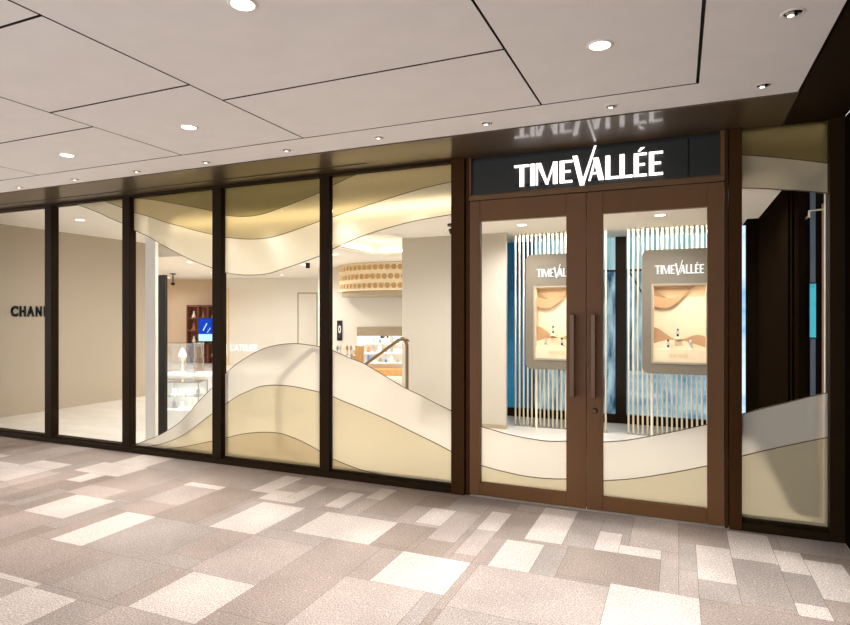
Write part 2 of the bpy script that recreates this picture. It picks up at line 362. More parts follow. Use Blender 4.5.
# ------------------------------------------------------------------ glazing with wave film
WAVES = {
 'p2': {'U1': [(-6.406,2.770), (-6.217,2.710), (-6.012,2.639), (-5.837,2.567), (-5.665,2.506)], 'U2': [(-6.034,2.799), (-5.853,2.741), (-5.665,2.677)]},
 'p3': {'U1': [(-5.482,2.418), (-5.265,2.337), (-5.114,2.261), (-4.887,2.157), (-4.666,2.065), (-4.377,1.969)], 'U2': [(-5.482,2.615), (-5.230,2.544), (-4.999,2.471), (-4.775,2.412), (-4.579,2.359), (-4.377,2.312)], 'U3': [(-5.482,2.765), (-5.230,2.734), (-4.999,2.688), (-4.775,2.640), (-4.579,2.599), (-4.377,2.550)], 'L1': [(-5.467,0.069), (-5.274,0.140), (-5.137,0.191), (-4.999,0.259), (-4.864,0.332), (-4.734,0.431), (-4.625,0.537), (-4.517,0.632), (-4.367,0.756)], 'L2': [(-5.467,0.042), (-5.207,0.081), (-5.022,0.130), (-4.817,0.210), (-4.625,0.319), (-4.491,0.411), (-4.367,0.491)], 'L3': [(-5.042,0.064), (-4.817,0.100), (-4.625,0.143), (-4.367,0.206)]},
 'p4': {'U3': [(-4.203,2.495), (-4.026,2.472), (-3.853,2.469), (-3.695,2.487), (-3.506,2.529), (-3.322,2.573), (-3.071,2.638)], 'U2': [(-4.211,2.276), (-4.026,2.252), (-3.870,2.239), (-3.676,2.242), (-3.506,2.269), (-3.304,2.315), (-3.071,2.373)], 'U1': [(-4.211,1.919), (-4.069,1.897), (-3.951,1.887), (-3.811,1.885), (-3.676,1.894), (-3.506,1.933), (-3.304,1.983), (-3.071,2.047)], 'L1': [(-4.211,0.895), (-4.089,0.985), (-3.951,1.064), (-3.811,1.131), (-3.659,1.181), (-3.506,1.208), (-3.356,1.218), (-3.231,1.210), (-3.080,1.194)], 'L2': [(-4.211,0.588), (-4.069,0.671), (-3.909,0.739), (-3.792,0.784), (-3.659,0.805), (-3.506,0.813), (-3.340,0.803), (-3.198,0.785), (-3.080,0.768)], 'L3': [(-4.211,0.247), (-4.026,0.297), (-3.870,0.327), (-3.714,0.345), (-3.541,0.348), (-3.413,0.325), (-3.265,0.285), (-3.080,0.216)]},
 'p5': {'U3': [(-2.934,2.697), (-2.764,2.748), (-2.568,2.804)], 'U2': [(-2.934,2.401), (-2.764,2.439), (-2.517,2.494), (-2.278,2.544), (-2.048,2.586), (-1.753,2.624)], 'U1': [(-2.934,2.106), (-2.764,2.166), (-2.598,2.214), (-2.436,2.252), (-2.278,2.283), (-2.124,2.309), (-1.973,2.325), (-1.753,2.345)], 'L1': [(-2.934,1.158), (-2.764,1.099), (-2.629,1.057), (-2.497,0.995), (-2.357,0.925), (-2.200,0.849), (-2.048,0.791), (-1.899,0.728), (-1.762,0.676)], 'L2': [(-2.934,0.734), (-2.870,0.710), (-2.598,0.631), (-2.357,0.553), (-2.124,0.467), (-1.926,0.395), (-1.757,0.327)], 'L3': [(-2.934,0.156), (-2.796,0.120), (-2.650,0.089), (-2.501,0.072), (-2.357,0.062)]},
 'pr': {'U2': [(0.411,2.619), (0.579,2.587), (0.721,2.556), (0.904,2.512)], 'U1': [(0.411,2.385), (0.561,2.368), (0.656,2.352), (0.776,2.335), (0.904,2.310)], 'L1': [(0.418,0.800), (0.530,0.842), (0.626,0.875), (0.721,0.908), (0.813,0.941), (0.904,0.970)], 'L2': [(0.418,0.505), (0.530,0.547), (0.626,0.580), (0.721,0.612), (0.813,0.642), (0.921,0.676)]},
 'dl': {'L1': [(-1.508,0.572), (-1.408,0.553), (-1.304,0.531), (-1.180,0.513), (-1.050,0.501), (-0.939,0.497), (-0.803,0.509)], 'L2': [(-1.508,0.251), (-1.379,0.229), (-1.262,0.214), (-1.142,0.202), (-1.013,0.200), (-0.900,0.205), (-0.803,0.215)]},
 'dr': {'L1': [(-0.524,0.527), (-0.385,0.548), (-0.257,0.580), (-0.126,0.617), (0.024,0.661), (0.185,0.712)], 'L2': [(-0.524,0.232), (-0.370,0.259), (-0.236,0.290), (-0.106,0.326), (0.024,0.364), (0.185,0.417)]},
}
def curve(pts):
    """Catmull-Rom height function through the points, flat slope continued past the ends"""
    def f(x):
        n = len(pts)
        if x <= pts[0][0]:
            (a, b), (c, d) = pts[0], pts[1]; return b+(x-a)*(d-b)/(c-a)
        if x >= pts[-1][0]:
            (a, b), (c, d) = pts[-2], pts[-1]; return d+(x-c)*(d-b)/(c-a)
        for i in range(n-1):
            if x <= pts[i+1][0]:
                x0, y0 = pts[i]; x1, y1 = pts[i+1]; h = x1-x0
                m = lambda k: ((pts[k+1][1]-pts[k-1][1])/(pts[k+1][0]-pts[k-1][0]) if 0 < k < n-1 else
                               ((pts[1][1]-pts[0][1])/(pts[1][0]-pts[0][0]) if k == 0 else (pts[-1][1]-pts[-2][1])/(pts[-1][0]-pts[-2][0])))
                u = (x-x0)/h
                return (2*u**3-3*u*u+1)*y0+(u**3-2*u*u+u)*h*m(i)+(-2*u**3+3*u*u)*y1+(u**3-u*u)*h*m(i+1)
    return f
def film_band(parent, x0, x1, flo, fhi, z0, z1, m, y):
    N = 48
    def b(bm):
        prev = None
        for k in range(N+1):
            x = x0+(x1-x0)*k/N
            lo = min(max(flo(x), z0), z1); hi = min(max(fhi(x), z0), z1)
            if hi-lo < .0008: prev = None; continue
            cur = (bm.verts.new((x, y, lo)), bm.verts.new((x, y, hi)))
            if prev: bm.faces.new((prev[0], cur[0], cur[1], prev[1]))
            prev = cur
    return obj('frosted_film', b, m, parent)
def film_line(parent, x0, x1, f, z0, z1, y, w=.0035):
    N = 64
    def b(bm):
        prev = None
        for k in range(N+1):
            x = x0+(x1-x0)*k/N; z = f(x)
            if z < z0+w or z > z1-w: prev = None; continue
            cur = [bm.verts.new((x, y+dy, z+dz)) for dy, dz in ((-.002, -w), (-.002, w), (.002, w), (.002, -w))]
            if prev:
                for q in range(4): bm.faces.new((prev[q], cur[q], cur[(q+1) % 4], prev[(q+1) % 4]))
            prev = cur
    return obj('wave_line', b, LINE, parent)
def glaze(parent, key, x0, x1, z0, z1, y, upper=None):
    box('glass_pane', x0, x1, y, y+.01, z0, z1, GLASS, parent)
    w = WAVES.get(key, {})
    fy = y+.0125
    up = upper or [FILM_UPPALE, FILM_UPMID, FILM_UP]
    top = lambda x: z1; bot = lambda x: z0
    us = [curve(w[k]) for k in ('U1', 'U2', 'U3') if k in w]
    for i, f in enumerate(us):
        film_band(parent, x0, x1, f, us[i+1] if i+1 < len(us) else top, z0, z1, up[i], fy)
        film_line(parent, x0, x1, f, z0, z1, fy)
    ls = [curve(w[k]) for k in ('L1', 'L2', 'L3') if k in w]
    for i, f in enumerate(ls):
        film_band(parent, x0, x1, ls[i+1] if i+1 < len(ls) else bot, f, z0, z1, [FILM_PALE, FILM_MID, FILM_GOLD][i], fy)
        film_line(parent, x0, x1, f, z0, z1, fy)
GZ0, GZ1 = .06, 2.77
WIN = [(None, -7.99, -6.86, 'clear glass pane at the far left in front of the black letters'), ('p2', -6.745, -5.59, 'clear pane with a small gold wave in its top right corner'),
       ('p3', -5.48, -4.325, 'glass pane with wave film showing the glass vitrine behind'), ('p4', -4.21, -3.05, 'glass pane with gold wave film before the white wall'),
       ('p5', -2.945, -1.745, 'glass pane with wave film next to the doors showing the handrail')]
for i, (k, a, b, lab) in enumerate(WIN):
    w = thing('window_%d' % (i+1), lab, 'window', kind='structure'); glaze(w, k, a, b, GZ0, GZ1, .05)
w = thing('window_6', 'narrow wave film pane right of the double doors', 'window', kind='structure')
glaze(w, 'pr', .402, .915, GZ0, 2.792, .05, [FILM_UPPALE, FILM_UP])

# ------------------------------------------------------------------ double doors
def door(n, x0, x1, gx0, gx1, key, lab, hx):
    d = thing('door_%d' % n, lab, 'door', kind='structure')
    gz0, gz1, z0, z1 = .117, 2.262, .012, 2.428
    def leaf(bm):
        bbox(bm, x0, gx0, 0, .06, z0, z1); bbox(bm, gx1, x1, 0, .06, z0, z1)
        bbox(bm, gx0+.0015, gx1-.0015, 0.0015, .06, z0, gz0); bbox(bm, gx0+.0015, gx1-.0015, 0.0015, .06, gz1, z1)
    obj('door_frame', leaf, BRONZE, d, bevel=.002)
    glaze(d, key, gx0, gx1, gz0, gz1, .022)
    h = obj('handle', lambda bm: bbox(bm, hx-.018, hx+.018, -.08, -.045, .87, 1.50), HANDLE, d, bevel=.006)
    for z in (.9, 1.47):
        obj('handle_mount', lambda bm: btube(bm, [(hx, -.052, z), (hx, .002, z)], .012, 12), HANDLE, h)
    return d
door(1, -1.588, -.652, -1.500, -.800, 'dl', 'left leaf of the bronze framed glass double door', -.742)
d2 = door(2, -.645, .292, -.528, .186, 'dr', 'right leaf of the bronze framed glass double door with round lock', -.588)
def lockb(bm): blathe(bm, [(0, .016), (.012, .016), (.020, .010), (.022, 0)], 20)
lk = obj('lock', lockb, HANDLE, d2, smooth=True, loc=(-.586, 0, .765)); lk.rotation_euler = (PI/2, 0, 0)
dl_lab = obj('etched_mark', lambda bm: [bbox(bm, .135+.021*k, .147+.021*k, -.0015, .002, 2.405, 2.412) for k in range(4)], HANDLE, d2)

# ------------------------------------------------------------------ sign
R_ = lambda a, b, c, d: [(a, c), (b, c), (b, d), (a, d)]
def E_(x, w=.095): return [R_(x, x+.034, 0, .172), R_(x, x+w, .155, .172), R_(x, x+w*.86, .079, .096), R_(x, x+w, 0, .018)]
LETTERS = [
 [R_(0, .12, .154, .172), R_(.044, .078, 0, .172)],
 [R_(.13, .164, 0, .172)],
 [R_(.174, .188, 0, .172), [(.178, .172), (.214, .172), (.272, 0), (.252, 0)], [(.252, 0), (.266, 0), (.325, .172), (.312, .172)], R_(.308, .342, 0, .172)],
 E_(.36),
 [[(.457, .200), (.494, .200), (.545, -.028), (.512, -.028)], [(.520, -.028), (.541, -.028), (.634, .262), (.619, .262)]],
 [[(.576, 0), (.590, 0), (.638, .170), (.622, .170)], [(.612, .170), (.650, .170), (.690, 0), (.650, 0)], R_(.598, .664, .048, .062)],
 [R_(.700, .734, 0, .176), R_(.700, .796, 0, .018)],
 [R_(.803, .837, 0, .176), R_(.803, .894, 0, .018)],
 E_(.902, .09) + [[(.930, .186), (.946, .186), (.978, .212), (.950, .212)]],
 E_(1.007, .095)]
def letters(parent, x, y, z, s, m, depth, name='letter', sz=None):
    for L in LETTERS:
        def b(bm):
            for p in L: bprism(bm, [(x+s*u, z+(sz or s)*v) for u, v in p], y-depth, y)
        obj(name, b, m, parent)
sg = thing('shop_sign', 'black sign panel with white glowing letters above the double doors', 'sign', (-.66, 0, 2.48))
def rel(o, p):
    o.parent = p; o.matrix_parent_inverse = Matrix.Translation(-Vector(p.location)); return o
def signboard(bm):
    bbox(bm, -1.592, .060, .022, .06, 2.482, 2.760); bbox(bm, .072, .27, .022, .06, 2.482, 2.760)
rel(obj('sign_board', signboard, SIGNGLASS), sg)
rel(obj('sign_backing', lambda bm: bbox(bm, -1.592, .296, .045, .075, 2.482, 2.790), BLACK), sg)
for xa, xb in ((.27, .296), (-1.592, -1.575)): rel(box('sign_surround', xa, xb, .0, .06, 2.482, 2.790, BRONZE), sg)
before = set(COL.objects); letters(None, -1.207, -.008, 2.512, 1.0, LETTER_E, .010)
for o in set(COL.objects)-before: rel(o, sg)
rel(obj('mounting_rail', lambda bm: bbox(bm, -1.20, -.11, -.008, .024, 2.525, 2.535), BLACKM), sg)

# ------------------------------------------------------------------ concourse lamps
def downlight(label):
    o = thing('downlight', label, 'ceiling light', group='round downlights in the concourse ceiling')
    obj('trim_ring', lambda bm: blathe(bm, [(.047, -.001), (.050, -.006), (.062, -.004), (.064, .0)], 32), RING, o, smooth=True)
    obj('lens', lambda bm: blathe(bm, [(0, -.0025), (.048, -.0025)], 32), LENS, o)
    return o
dl = downlight('large round downlight cut by the top edge of the picture')
DL = [(-1.68, -2.66, None), (-.35, -1.677, 'round downlight in the panel in front of the doors'), (-3.13, -1.504, 'round downlight in the panel in front of the white wall pane'), (-4.597, -1.344, 'round downlight farthest along the concourse to the left')]
for x, y, lab in DL:
    o = dl if lab is None else copy_tree(dl, (0, 0, 0), lab)
    o.location = (x, y, 2.80)
    spot('downlight_lamp', (0, 0, -.03), 185 if x > -.5 else 100, (1, 1, 1) if x > -.5 else (1, .96, .93), 84 if x > -.5 else 76, .8, .06, o)
def gimbal(label):
    o = thing('spotlight', label, 'ceiling light', group='small spotlights along the ceiling edge')
    obj('trim_ring', lambda bm: blathe(bm, [(.036, -.001), (.038, -.005), (.046, -.004), (.048, 0)], 24), RING, o, smooth=True)
    obj('reflector', lambda bm: blathe(bm, [(.0365, -.002), (.020, -.004), (.018, -.008), (0, -.008)], 24), CHROME, o, smooth=True)
    obj('lens', lambda bm: blathe(bm, [(0, -.0095), (.013, -.0095)], 20, (-.008, .004, 0)), LENS_S, o)
    return o
gl = gimbal('small spotlight at the ceiling edge over the black letters')
GL = [(-6.198, -.71, None), (-5.344, -.728, 'small spotlight over the mullion right of the cream wall'), (-4.527, -.725, 'small spotlight over the pane with the glass vitrine'), (-3.708, -.73, 'small spotlight over the pane before the white wall'),
      (-2.854, -.76, 'small spotlight over the mullion beside the handrail pane'), (-2.023, -.775, 'small spotlight over the handrail pane next to the doors'), (-1.199, -.77, 'small spotlight over the first letters of the sign'),
      (-.383, -.78, 'small spotlight over the last letters of the sign'), (.445, -.79, 'small spotlight over the narrow right pane'), (.454, -1.664, 'small spotlight nearest the viewer at upper right')]
for x, y, lab in GL:
    o = gl if lab is None else copy_tree(gl, (0, 0, 0), lab)
    o.location = (x, y, 2.80)
    spot('spotlight_lamp', (0, 0, -.03), 60 if x > -1 else 36, (1, .99, .97) if x > -1.3 else (1, .94, .89), 60 if x > -1 else 52, .7, .03, o, (math.radians(-14), 0))

# ------------------------------------------------------------------ shop shell
CZ = 2.56
TR = (-5.0, -3.58, 2.4, 4.85)
def shopceil(bm):
    bbox(bm, -16, -5.45, .12, 3.55, 2.80, 2.83); bbox(bm, -5.47, -5.45, .5, 3.55, CZ, 2.80); bbox(bm, -16, -5.45, 3.55, 3.57, CZ+.04, 2.83)
    for a, b, c, d in ((-16, -5.45, 3.55, 12), (-5.45, TR[0], .5, 12), (TR[1], 2, .5, 12), (TR[0], TR[1], .5, TR[2]), (TR[0], TR[1], TR[3], 12)): bbox(bm, a, b, c, d, CZ, CZ+.04)
    bbox(bm, TR[0]-.12, TR[1]+.12, TR[2]-.12, TR[3]+.12, CZ+.24, CZ+.28)
    for a, b, c, d in ((TR[0]-.14, TR[0]-.12, TR[2]-.12, TR[3]+.12), (TR[1]+.12, TR[1]+.14, TR[2]-.12, TR[3]+.12), (TR[0]-.12, TR[1]+.12, TR[2]-.14, TR[2]-.12), (TR[0]-.12, TR[1]+.12, TR[3]+.12, TR[3]+.14)):
        bbox(bm, a, b, c, d, CZ, CZ+.28)
    bbox(bm, -5.45, 2, .12, .5, 2.80, 2.83)
struct(obj('ceiling', shopceil, SHOPCEIL), 'white ceiling inside the shop behind the glass', 'ceiling')
struct(box('trim_%d' % ti, -5.45, 2, .478, .499, CZ+.0005, 2.80, mat('pelmet_shade_brown', (118, 98, 66), .7)), 'pelmet board with its shade coloured in, behind the top of the film glazing', 'pelmet'); ti += 1  # shade of the unlit bulkhead face is put into this brown
cv = struct(obj('trim_%d' % ti, lambda bm: (bbox(bm, TR[0]-.1, TR[0]-.07, TR[2], TR[3], CZ+.06, CZ+.085), bbox(bm, TR[0], TR[1], TR[3]+.07, TR[3]+.1, CZ+.06, CZ+.085)), COVE), 'glowing cove strip in the shop ceiling recess', 'cove light'); ti += 1
pk = struct(obj('trim_%d' % ti, lambda bm: bbox(bm, -5.4, -1.7, .482, .52, 2.53, 2.56), mat_emit('pelmet_led', (255, 238, 200), 9.0)), 'glowing light strip behind the top of the glazing', 'light strip'); ti += 1
cw = struct(obj('wall_left', lambda bm: bbox(bm, -9.2, -9.0, .12, 3.55, 0, 2.83), CREAM), 'cream wall with black letters behind the left panes', 'wall')
struct(box('wall_side', -16, -9.2, 3.4, 3.55, 0, CZ, TANWALL), 'tan wall behind the cream wall inside the shop', 'wall')
struct(box('wall_end', -16, -15.8, 3.55, 12, 0, CZ, TANWALL), 'tan end wall far left inside the shop', 'wall')
struct(box('wall_back', -16, 2, 11.8, 12, 0, CZ, WHITEWALL), 'white rear wall at the very back of the shop', 'wall')
struct(box('wall_pier', -5.67, -5.515, .38, .42, 0, 2.80, WHITEWALL), 'narrow white pier just inside the vitrine pane', 'wall')
struct(obj('wall_pillar', lambda bm: (bbox(bm, -3.565, -2.07, 2.86, 2.93, 0, CZ), bbox(bm, -3.565, -2.5, 2.93, 3.95, 0, CZ)), COLUMN), 'broad white pillar between handrail and rod screen', 'wall')
struct(obj('baseboard_pillar', lambda bm: bbox(bm, -3.575, -2.06, 2.845, 2.86, 0, .05), TAUPE_D), 'taupe baseboard of the broad white pillar', 'baseboard')
C_, S_ = math.cos(YAW), math.sin(YAW)
def F(r, d, z=0): return (C_*r-S_*d, S_*r+C_*d-CAM_D, z)
def fr(px, d): return (px-425)/592*d
def fz(py, d): return 1.5-(py-314)/592*d
def frame_obj(name, r0, d, build, m, parent=None, **k):     # local x runs along the angled back walls, local y away from the front
    return obj(name, build, m, parent, loc=F(r0, d), rotz=YAW, **k)
# angled back wall with the lettering and the hidden door
D1 = 17.5
r0, r1 = fr(221, D1), fr(340, D1)
wb = struct(frame_obj('wall_back', r0, D1, lambda bm: (bbox(bm, .0, r1-r0, 0, .2, 0, CZ)), WHITEWALL), 'white angled wall with small white lettering and a concealed door', 'wall')
dr = [fr(x, D1)-r0 for x in (298, 317)]; dz = fz(293, D1)
def reveal(bm):
    for x in dr: bbox(bm, x-.014, x+.014, -.012, .01, 0, dz)
    bbox(bm, dr[0], dr[1], -.012, .01, dz-.02, dz+.014)
obj('door_joint', reveal, TAUPE_D, wb)
xx = fr(227.3, D1)-r0
obj('corner_strip', lambda bm: (bbox(bm, xx-.05, xx+.05, -.04, .0, 0, 2.28)), SAND_L, wb)
D2 = 18.3
r2, r3 = fr(150, D2), fr(224, D2)
struct(frame_obj('wall_back', r2, D2, lambda bm: bbox(bm, 0, r3-r2, 0, .2, 0, CZ), TANWALL), 'tan wall behind the dark bookcase', 'wall')
# wall below the drum with the bright opening
D3 = 13.6
r4, r5 = fr(318, D3), fr(452, D3)
o0, o1 = fr(357, D3)-r4, fr(430, D3)-r4; oz = fz(336, D3); lz = fz(327, D3)
def drumwall(bm):
    bbox(bm, 0, o0, 0, .2, 0, CZ); bbox(bm, o1, r5-r4, 0, .2, 0, CZ); bbox(bm, o0, o1, 0, .2, lz, CZ)
struct(frame_obj('wall_back', r4, D3, drumwall, WHITEWALL), 'white wall beneath the gold drum with a bright opening', 'wall')
struct(frame_obj('wall_alcove', r4, D3, lambda bm: (bbox(bm, o0, o1, 1.2, 1.4, 0, lz), bbox(bm, o0-.2, o0, .2, 1.4, 0, lz), bbox(bm, o1, o1+.2, .2, 1.4, 0, lz), bbox(bm, o0, o1, .2, 1.4, lz, lz+.1)), WHITE), 'bright white alcove behind the handrail', 'wall')
struct(frame_obj('trim_%d' % ti, r4, D3, lambda bm: bbox(bm, o0, o1, -.03, .2, oz, lz), TAUPE_D), 'taupe lintel over the bright alcove', 'lintel'); ti += 1
# dark panelling at the right
def darkbox(bm):
    bbox(bm, .81, 1.8, .45, 2.84, 0, CZ); bbox(bm, .70, 1.8, 2.84, 3.9, 0, CZ)
    for y in (.62, .80): bbox(bm, .795, .81, y, y+.05, 0, CZ)
dk = struct(obj('wall_right', darkbox, DARKWALL), 'dark brown wall inside the shop behind the narrow right pane', 'wall')
obj('grey_strip', lambda bm: bbox(bm, .882, .915, .44, .45, 0, CZ), mat('blue_grey_strip', (70, 82, 92), .4), dk)
obj('tan_strip', lambda bm: bbox(bm, .955, .99, .44, .45, 0, 2.3), mat('tan_strip', (140, 104, 66), .5), dk)
struct(box('trim_%d' % ti, .912, .925, .125, .15, .02, 2.79, WHITE), 'white edge strip behind the right jamb', 'jamb'); ti += 1
sc = thing('video_screen', 'narrow upright cyan screen behind the right pane', 'screen', (.899, .43, 1.32))
obj('display', lambda bm: bbox(bm, -.020, .016, -.004, .004, .01, .40), SCREEN_C, sc)
obj('bezel', lambda bm: bbox(bm, -.024, .020, 0.004, .011, 0, .41), BLACKM, sc)
tr = obj('hanging_rod', lambda bm: btube(bm, [(.86, .452, 2.20), (.86, .36, 2.20), (.86, .35, 2.24), (.98, .33, 2.245)], .008), STEEL)
tag(tr, 'thin chrome rod near the top of the dark wall at right', 'rod')

# ------------------------------------------------------------------ rear window behind the rods
rw = thing('window_7', 'blue lit rear window behind the rod screens', 'window', kind='structure')
YB = 3.92
obj('transom', lambda bm: (bbox(bm, -1.95, -.80, YB, YB+.02, 2.10, CZ), bbox(bm, -.66, .70, YB, YB+.02, 2.10, CZ)), TEAL, rw)
obj('pane', lambda bm: bbox(bm, -2.5, -1.97, YB, YB+.02, .12, CZ), BLUE_D, rw)
obj('pane', lambda bm: bbox(bm, -1.95, -.80, YB, YB+.02, .12, 2.10), BLUE, rw)
obj('pane', lambda bm: bbox(bm, -.66, .70, YB, YB+.02, .72, 2.10), BLUE, rw)
obj('pane', lambda bm: bbox(bm, -.66, .70, YB, YB+.02, .12, .70), BLUE_P, rw)
obj('window_frame', lambda bm: (bbox(bm, -2.5, .70, YB-.05, YB+.05, 0, .12), bbox(bm, -.80, -.66, YB-.06, YB+.05, .12, CZ), bbox(bm, -1.95, .70, YB-.03, YB+.04, 2.085, 2.11), bbox(bm, -1.98, -1.94, YB-.03, YB+.04, .12, CZ), bbox(bm, -1.3, -1.27, YB-.03, YB+.04, .12, 2.1)), BRONZE_D, rw)
obj('pane', lambda bm: bbox(bm, -.655, -.62, YB-.03, YB-.01, .12, 2.08), BLUE_D, rw)
sl = struct(box('window_8', .66, .70, 3.0, 3.02, .3, CZ-.05, SKYLIT), 'thin bright daylight slit left of the dark wall', 'window')
obj('brace', lambda bm: btube(bm, [(-.62, YB-.06, 2.08), (-.42, YB-.06, 1.72)], .012), BLACKM, rw)

# ------------------------------------------------------------------ rod screens
def rod_screen(x0, n, label):
    t_ = thing('rod_screen', label, 'rod screen', (x0, 3.15, 0), group='screens of upright rods behind the doors')
    rods = []
    for k in range(n):
        x = .0555*k
        if k == 0:
            r = obj('rod', lambda bm: btube(bm, [(0, 0, .006), (0, 0, CZ-.01)], .012, 10), ROD, t_, smooth=True)
            f = obj('rod_foot', lambda bm: blathe(bm, [(.0, .012), (.016, .012), (.02, 0), (0, 0)], 14), STEEL, r)
            c = obj('rod_cap', lambda bm: blathe(bm, [(.0, CZ), (.02, CZ), (.02, CZ-.03), (.011, CZ-.032)], 14), STEEL, r)
        else:
            q = r.copy(); COL.objects.link(q); q.parent = t_; q.location = (x, 0, 0)
            for s_ in (f, c):
                w_ = s_.copy(); COL.objects.link(w_); w_.parent = q
    return t_
area('rod_top_lamp', (-.72, 3.075, CZ-.012), 2.6, .03, 9, (1, .93, .80), (math.radians(12), 0, 0))
rod_screen(-2.015, 22, 'row of slim champagne rods seen through the left door')
rod_screen(-.575, 22, 'row of slim champagne rods seen through the right door')

# ------------------------------------------------------------------ display kiosks
def rrect(x0, x1, z0, z1, r, n=6):
    out = []
    for cx, cz, a in ((x1-r, z1-r, 0), (x0+r, z1-r, 90), (x0+r, z0+r, 180), (x1-r, z0+r, 270)):
        for k in range(n+1):
            q = math.radians(a+90*k/n); out.append((cx+r*math.cos(q), cz+r*math.sin(q)))
    return out
def kiosk(x, label):
    k = thing('display_kiosk', label, 'display case', (x, 2.9, .793), group='taupe display kiosks behind the doors')
    W, H = .82, 1.47; nx0, nx1, nz0, nz1 = .125, .695, .14, 1.045
    def body(bm):
        out = rrect(0, W, 0, H, .075); inn = [(nx1, nz1), (nx0, nz1), (nx0, nz0), (nx1, nz0)]
        # front face as strips from outline to the niche corners
        vo = [bm.verts.new((a, 0, z)) for a, z in out]; vb = [bm.verts.new((a, .17, z)) for a, z in out]; vi = [bm.verts.new((a, 0, z)) for a, z in inn]
        n = len(out); q = n//4
        for c in range(4):
            for j in range(q-1): bm.faces.new((vo[c*q+j], vo[c*q+j+1], vi[c]))
            bm.faces.new((vo[c*q+q-1], vo[(c*q+q) % n], vi[(c+1) % 4], vi[c]))
        for i in range(n): bm.faces.new((vo[i], vb[i], vb[(i+1) % n], vo[(i+1) % n]))
        bm.faces.new(vb)
        vj = [bm.verts.new((a, .15, z)) for a, z in inn]
        for c in range(4): bm.faces.new((vi[c], vi[(c+1) % 4], vj[(c+1) % 4], vj[c]))
    obj('body', body, TAUPE, k)
    obj('niche_frame', lambda bm: (bbox(bm, nx0-.02, nx0, -.008, .1, nz0-.02, nz1+.02), bbox(bm, nx1, nx1+.02, -.008, .1, nz0-.02, nz1+.02), bbox(bm, nx0, nx1, -.008, .1, nz1, nz1+.02), bbox(bm, nx0, nx1, -.008, .1, nz0-.02, nz0)), STEEL, k)
    obj('niche_back', lambda bm: bbox(bm, nx0, nx1, .14, .149, nz0, nz1), SAND_L, k)
    S = lambda f, lo: [(nx0+(nx1-nx0)*i/20, f(i/20)) for i in range(21)]
    def wave(f, g, y0, y1):
        def b(bm):
            top = S(f, 0); bo = S(g, 0)
            for i in range(20): bprism(bm, [bo[i], bo[i+1], top[i+1], top[i]], y0, y1)
        return b
    t1 = lambda u: nz1-.03-.05*math.sin(PI*min(1, u*1.15))
    obj('wave_relief', wave(lambda u: nz1, lambda u: nz1-.10-.10*math.cos((u-.42)*5.2)+.08*u, .115, .139), SAND_M, k)
    obj('wave_relief', wave(lambda u: nz1-.12-.06*math.cos((u-.35)*4.6)+.10*u, lambda u: nz1-.22-.10*math.cos((u-.3)*4.6)+.20*u, .100, .113), SAND_D, k)
    obj('wave_relief', wave(lambda u: nz0+.36-.10*u+.05*math.cos(u*7), lambda u: nz0, .09, .1385), SAND_D, k)
    obj('wave_relief', wave(lambda u: nz0+.20+.06*math.sin(u*3.4+.2), lambda u: nz0, .06, .0895), SAND_L, k)
    obj('plinth_step', lambda bm: bbox(bm, nx0, nx1, .012, .0595, nz0, nz0+.15), SAND_L, k)
    before = set(COL.objects); letters(k, .145, -.004, 1.178, .479, LETTER_W, .012, 'letter', .60)
    letters(k, nx0+.17, .0115, nz0+.055, .19, mat('pale_gilt', (206, 178, 132), .6) if 'pale_gilt' not in MATS else MATS['pale_gilt'], .002, 'small_letter', .26)
    obj('niche_lining', lambda bm: (bbox(bm, nx0, nx0+.004, .004, .139, nz0+.001, nz1-.001), bbox(bm, nx1-.004, nx1, .004, .139, nz0+.001, nz1-.001), bbox(bm, nx0+.004, nx1-.004, .004, .139, nz1-.005, nz1-.001)), SAND_L, k)
    for px in (.1, .72):
        obj('support_post', lambda bm: bbox(bm, px-.012, px+.012, .175, .20, -.793, .2), ROD, k)
    area('niche_lamp', ((nx0+nx1)/2, .03, nz1-.016), .5, .03, .9, (1, .88, .72), (math.radians(-18), 0, 0), k)
    return k
kiosk(-1.818, 'taupe display kiosk with lit niche behind the left door')
kiosk(-.404, 'taupe display kiosk with lit niche behind the right door')
def watch(x, z, label, c):
    w_ = thing('watch_stand', label, 'watch', (x, 2.935, z), group='watches in the kiosk niches')
    obj('stand', lambda bm: (bbox(bm, -.022, .022, -.016, .02, 0, .02), bbox(bm, -.008, .008, .0, .012, .02, .07)), BUST, w_)
    obj('strap', lambda bm: bbox(bm, -.011, .011, -.012, 0, .022, .115), c, w_, bevel=.003)
    obj('dial', lambda bm: btube(bm, [(0, -.012, .072), (0, -.020, .072)], .021, 18), SILVER, w_)
ZS = .793+.14+.15
for x, z, lab, c in ((-.115, ZS, 'watch with dark strap at lower left of the right kiosk niche', BLACKM), (-.01, ZS+.13, 'watch with dark strap at the centre of the right kiosk niche', BLACKM), (.125, ZS, 'pale watch at lower right of the right kiosk niche', BUST),
                 (-1.57, ZS, 'gilt watch at lower left of the left kiosk niche', GILT), (-1.36, ZS, 'dark watch at lower right of the left kiosk niche', BLACKM), (-1.47, ZS+.15, 'small dark watch at the top of the left kiosk waves', BLACKM)):
    watch(x, z, lab, c)
for x, z in ((-.01, ZS+.13), (-1.47, ZS+.15)):
    st = obj('watch_ledge', lambda bm: bbox(bm, x-.04, x+.04, 2.912, 2.99, z-.012, z), SAND_L)
    tag(st, 'small sand coloured ledge in the %s kiosk niche' % ('right' if x > -1 else 'left'), 'ledge', 'ledges in the kiosk niches')

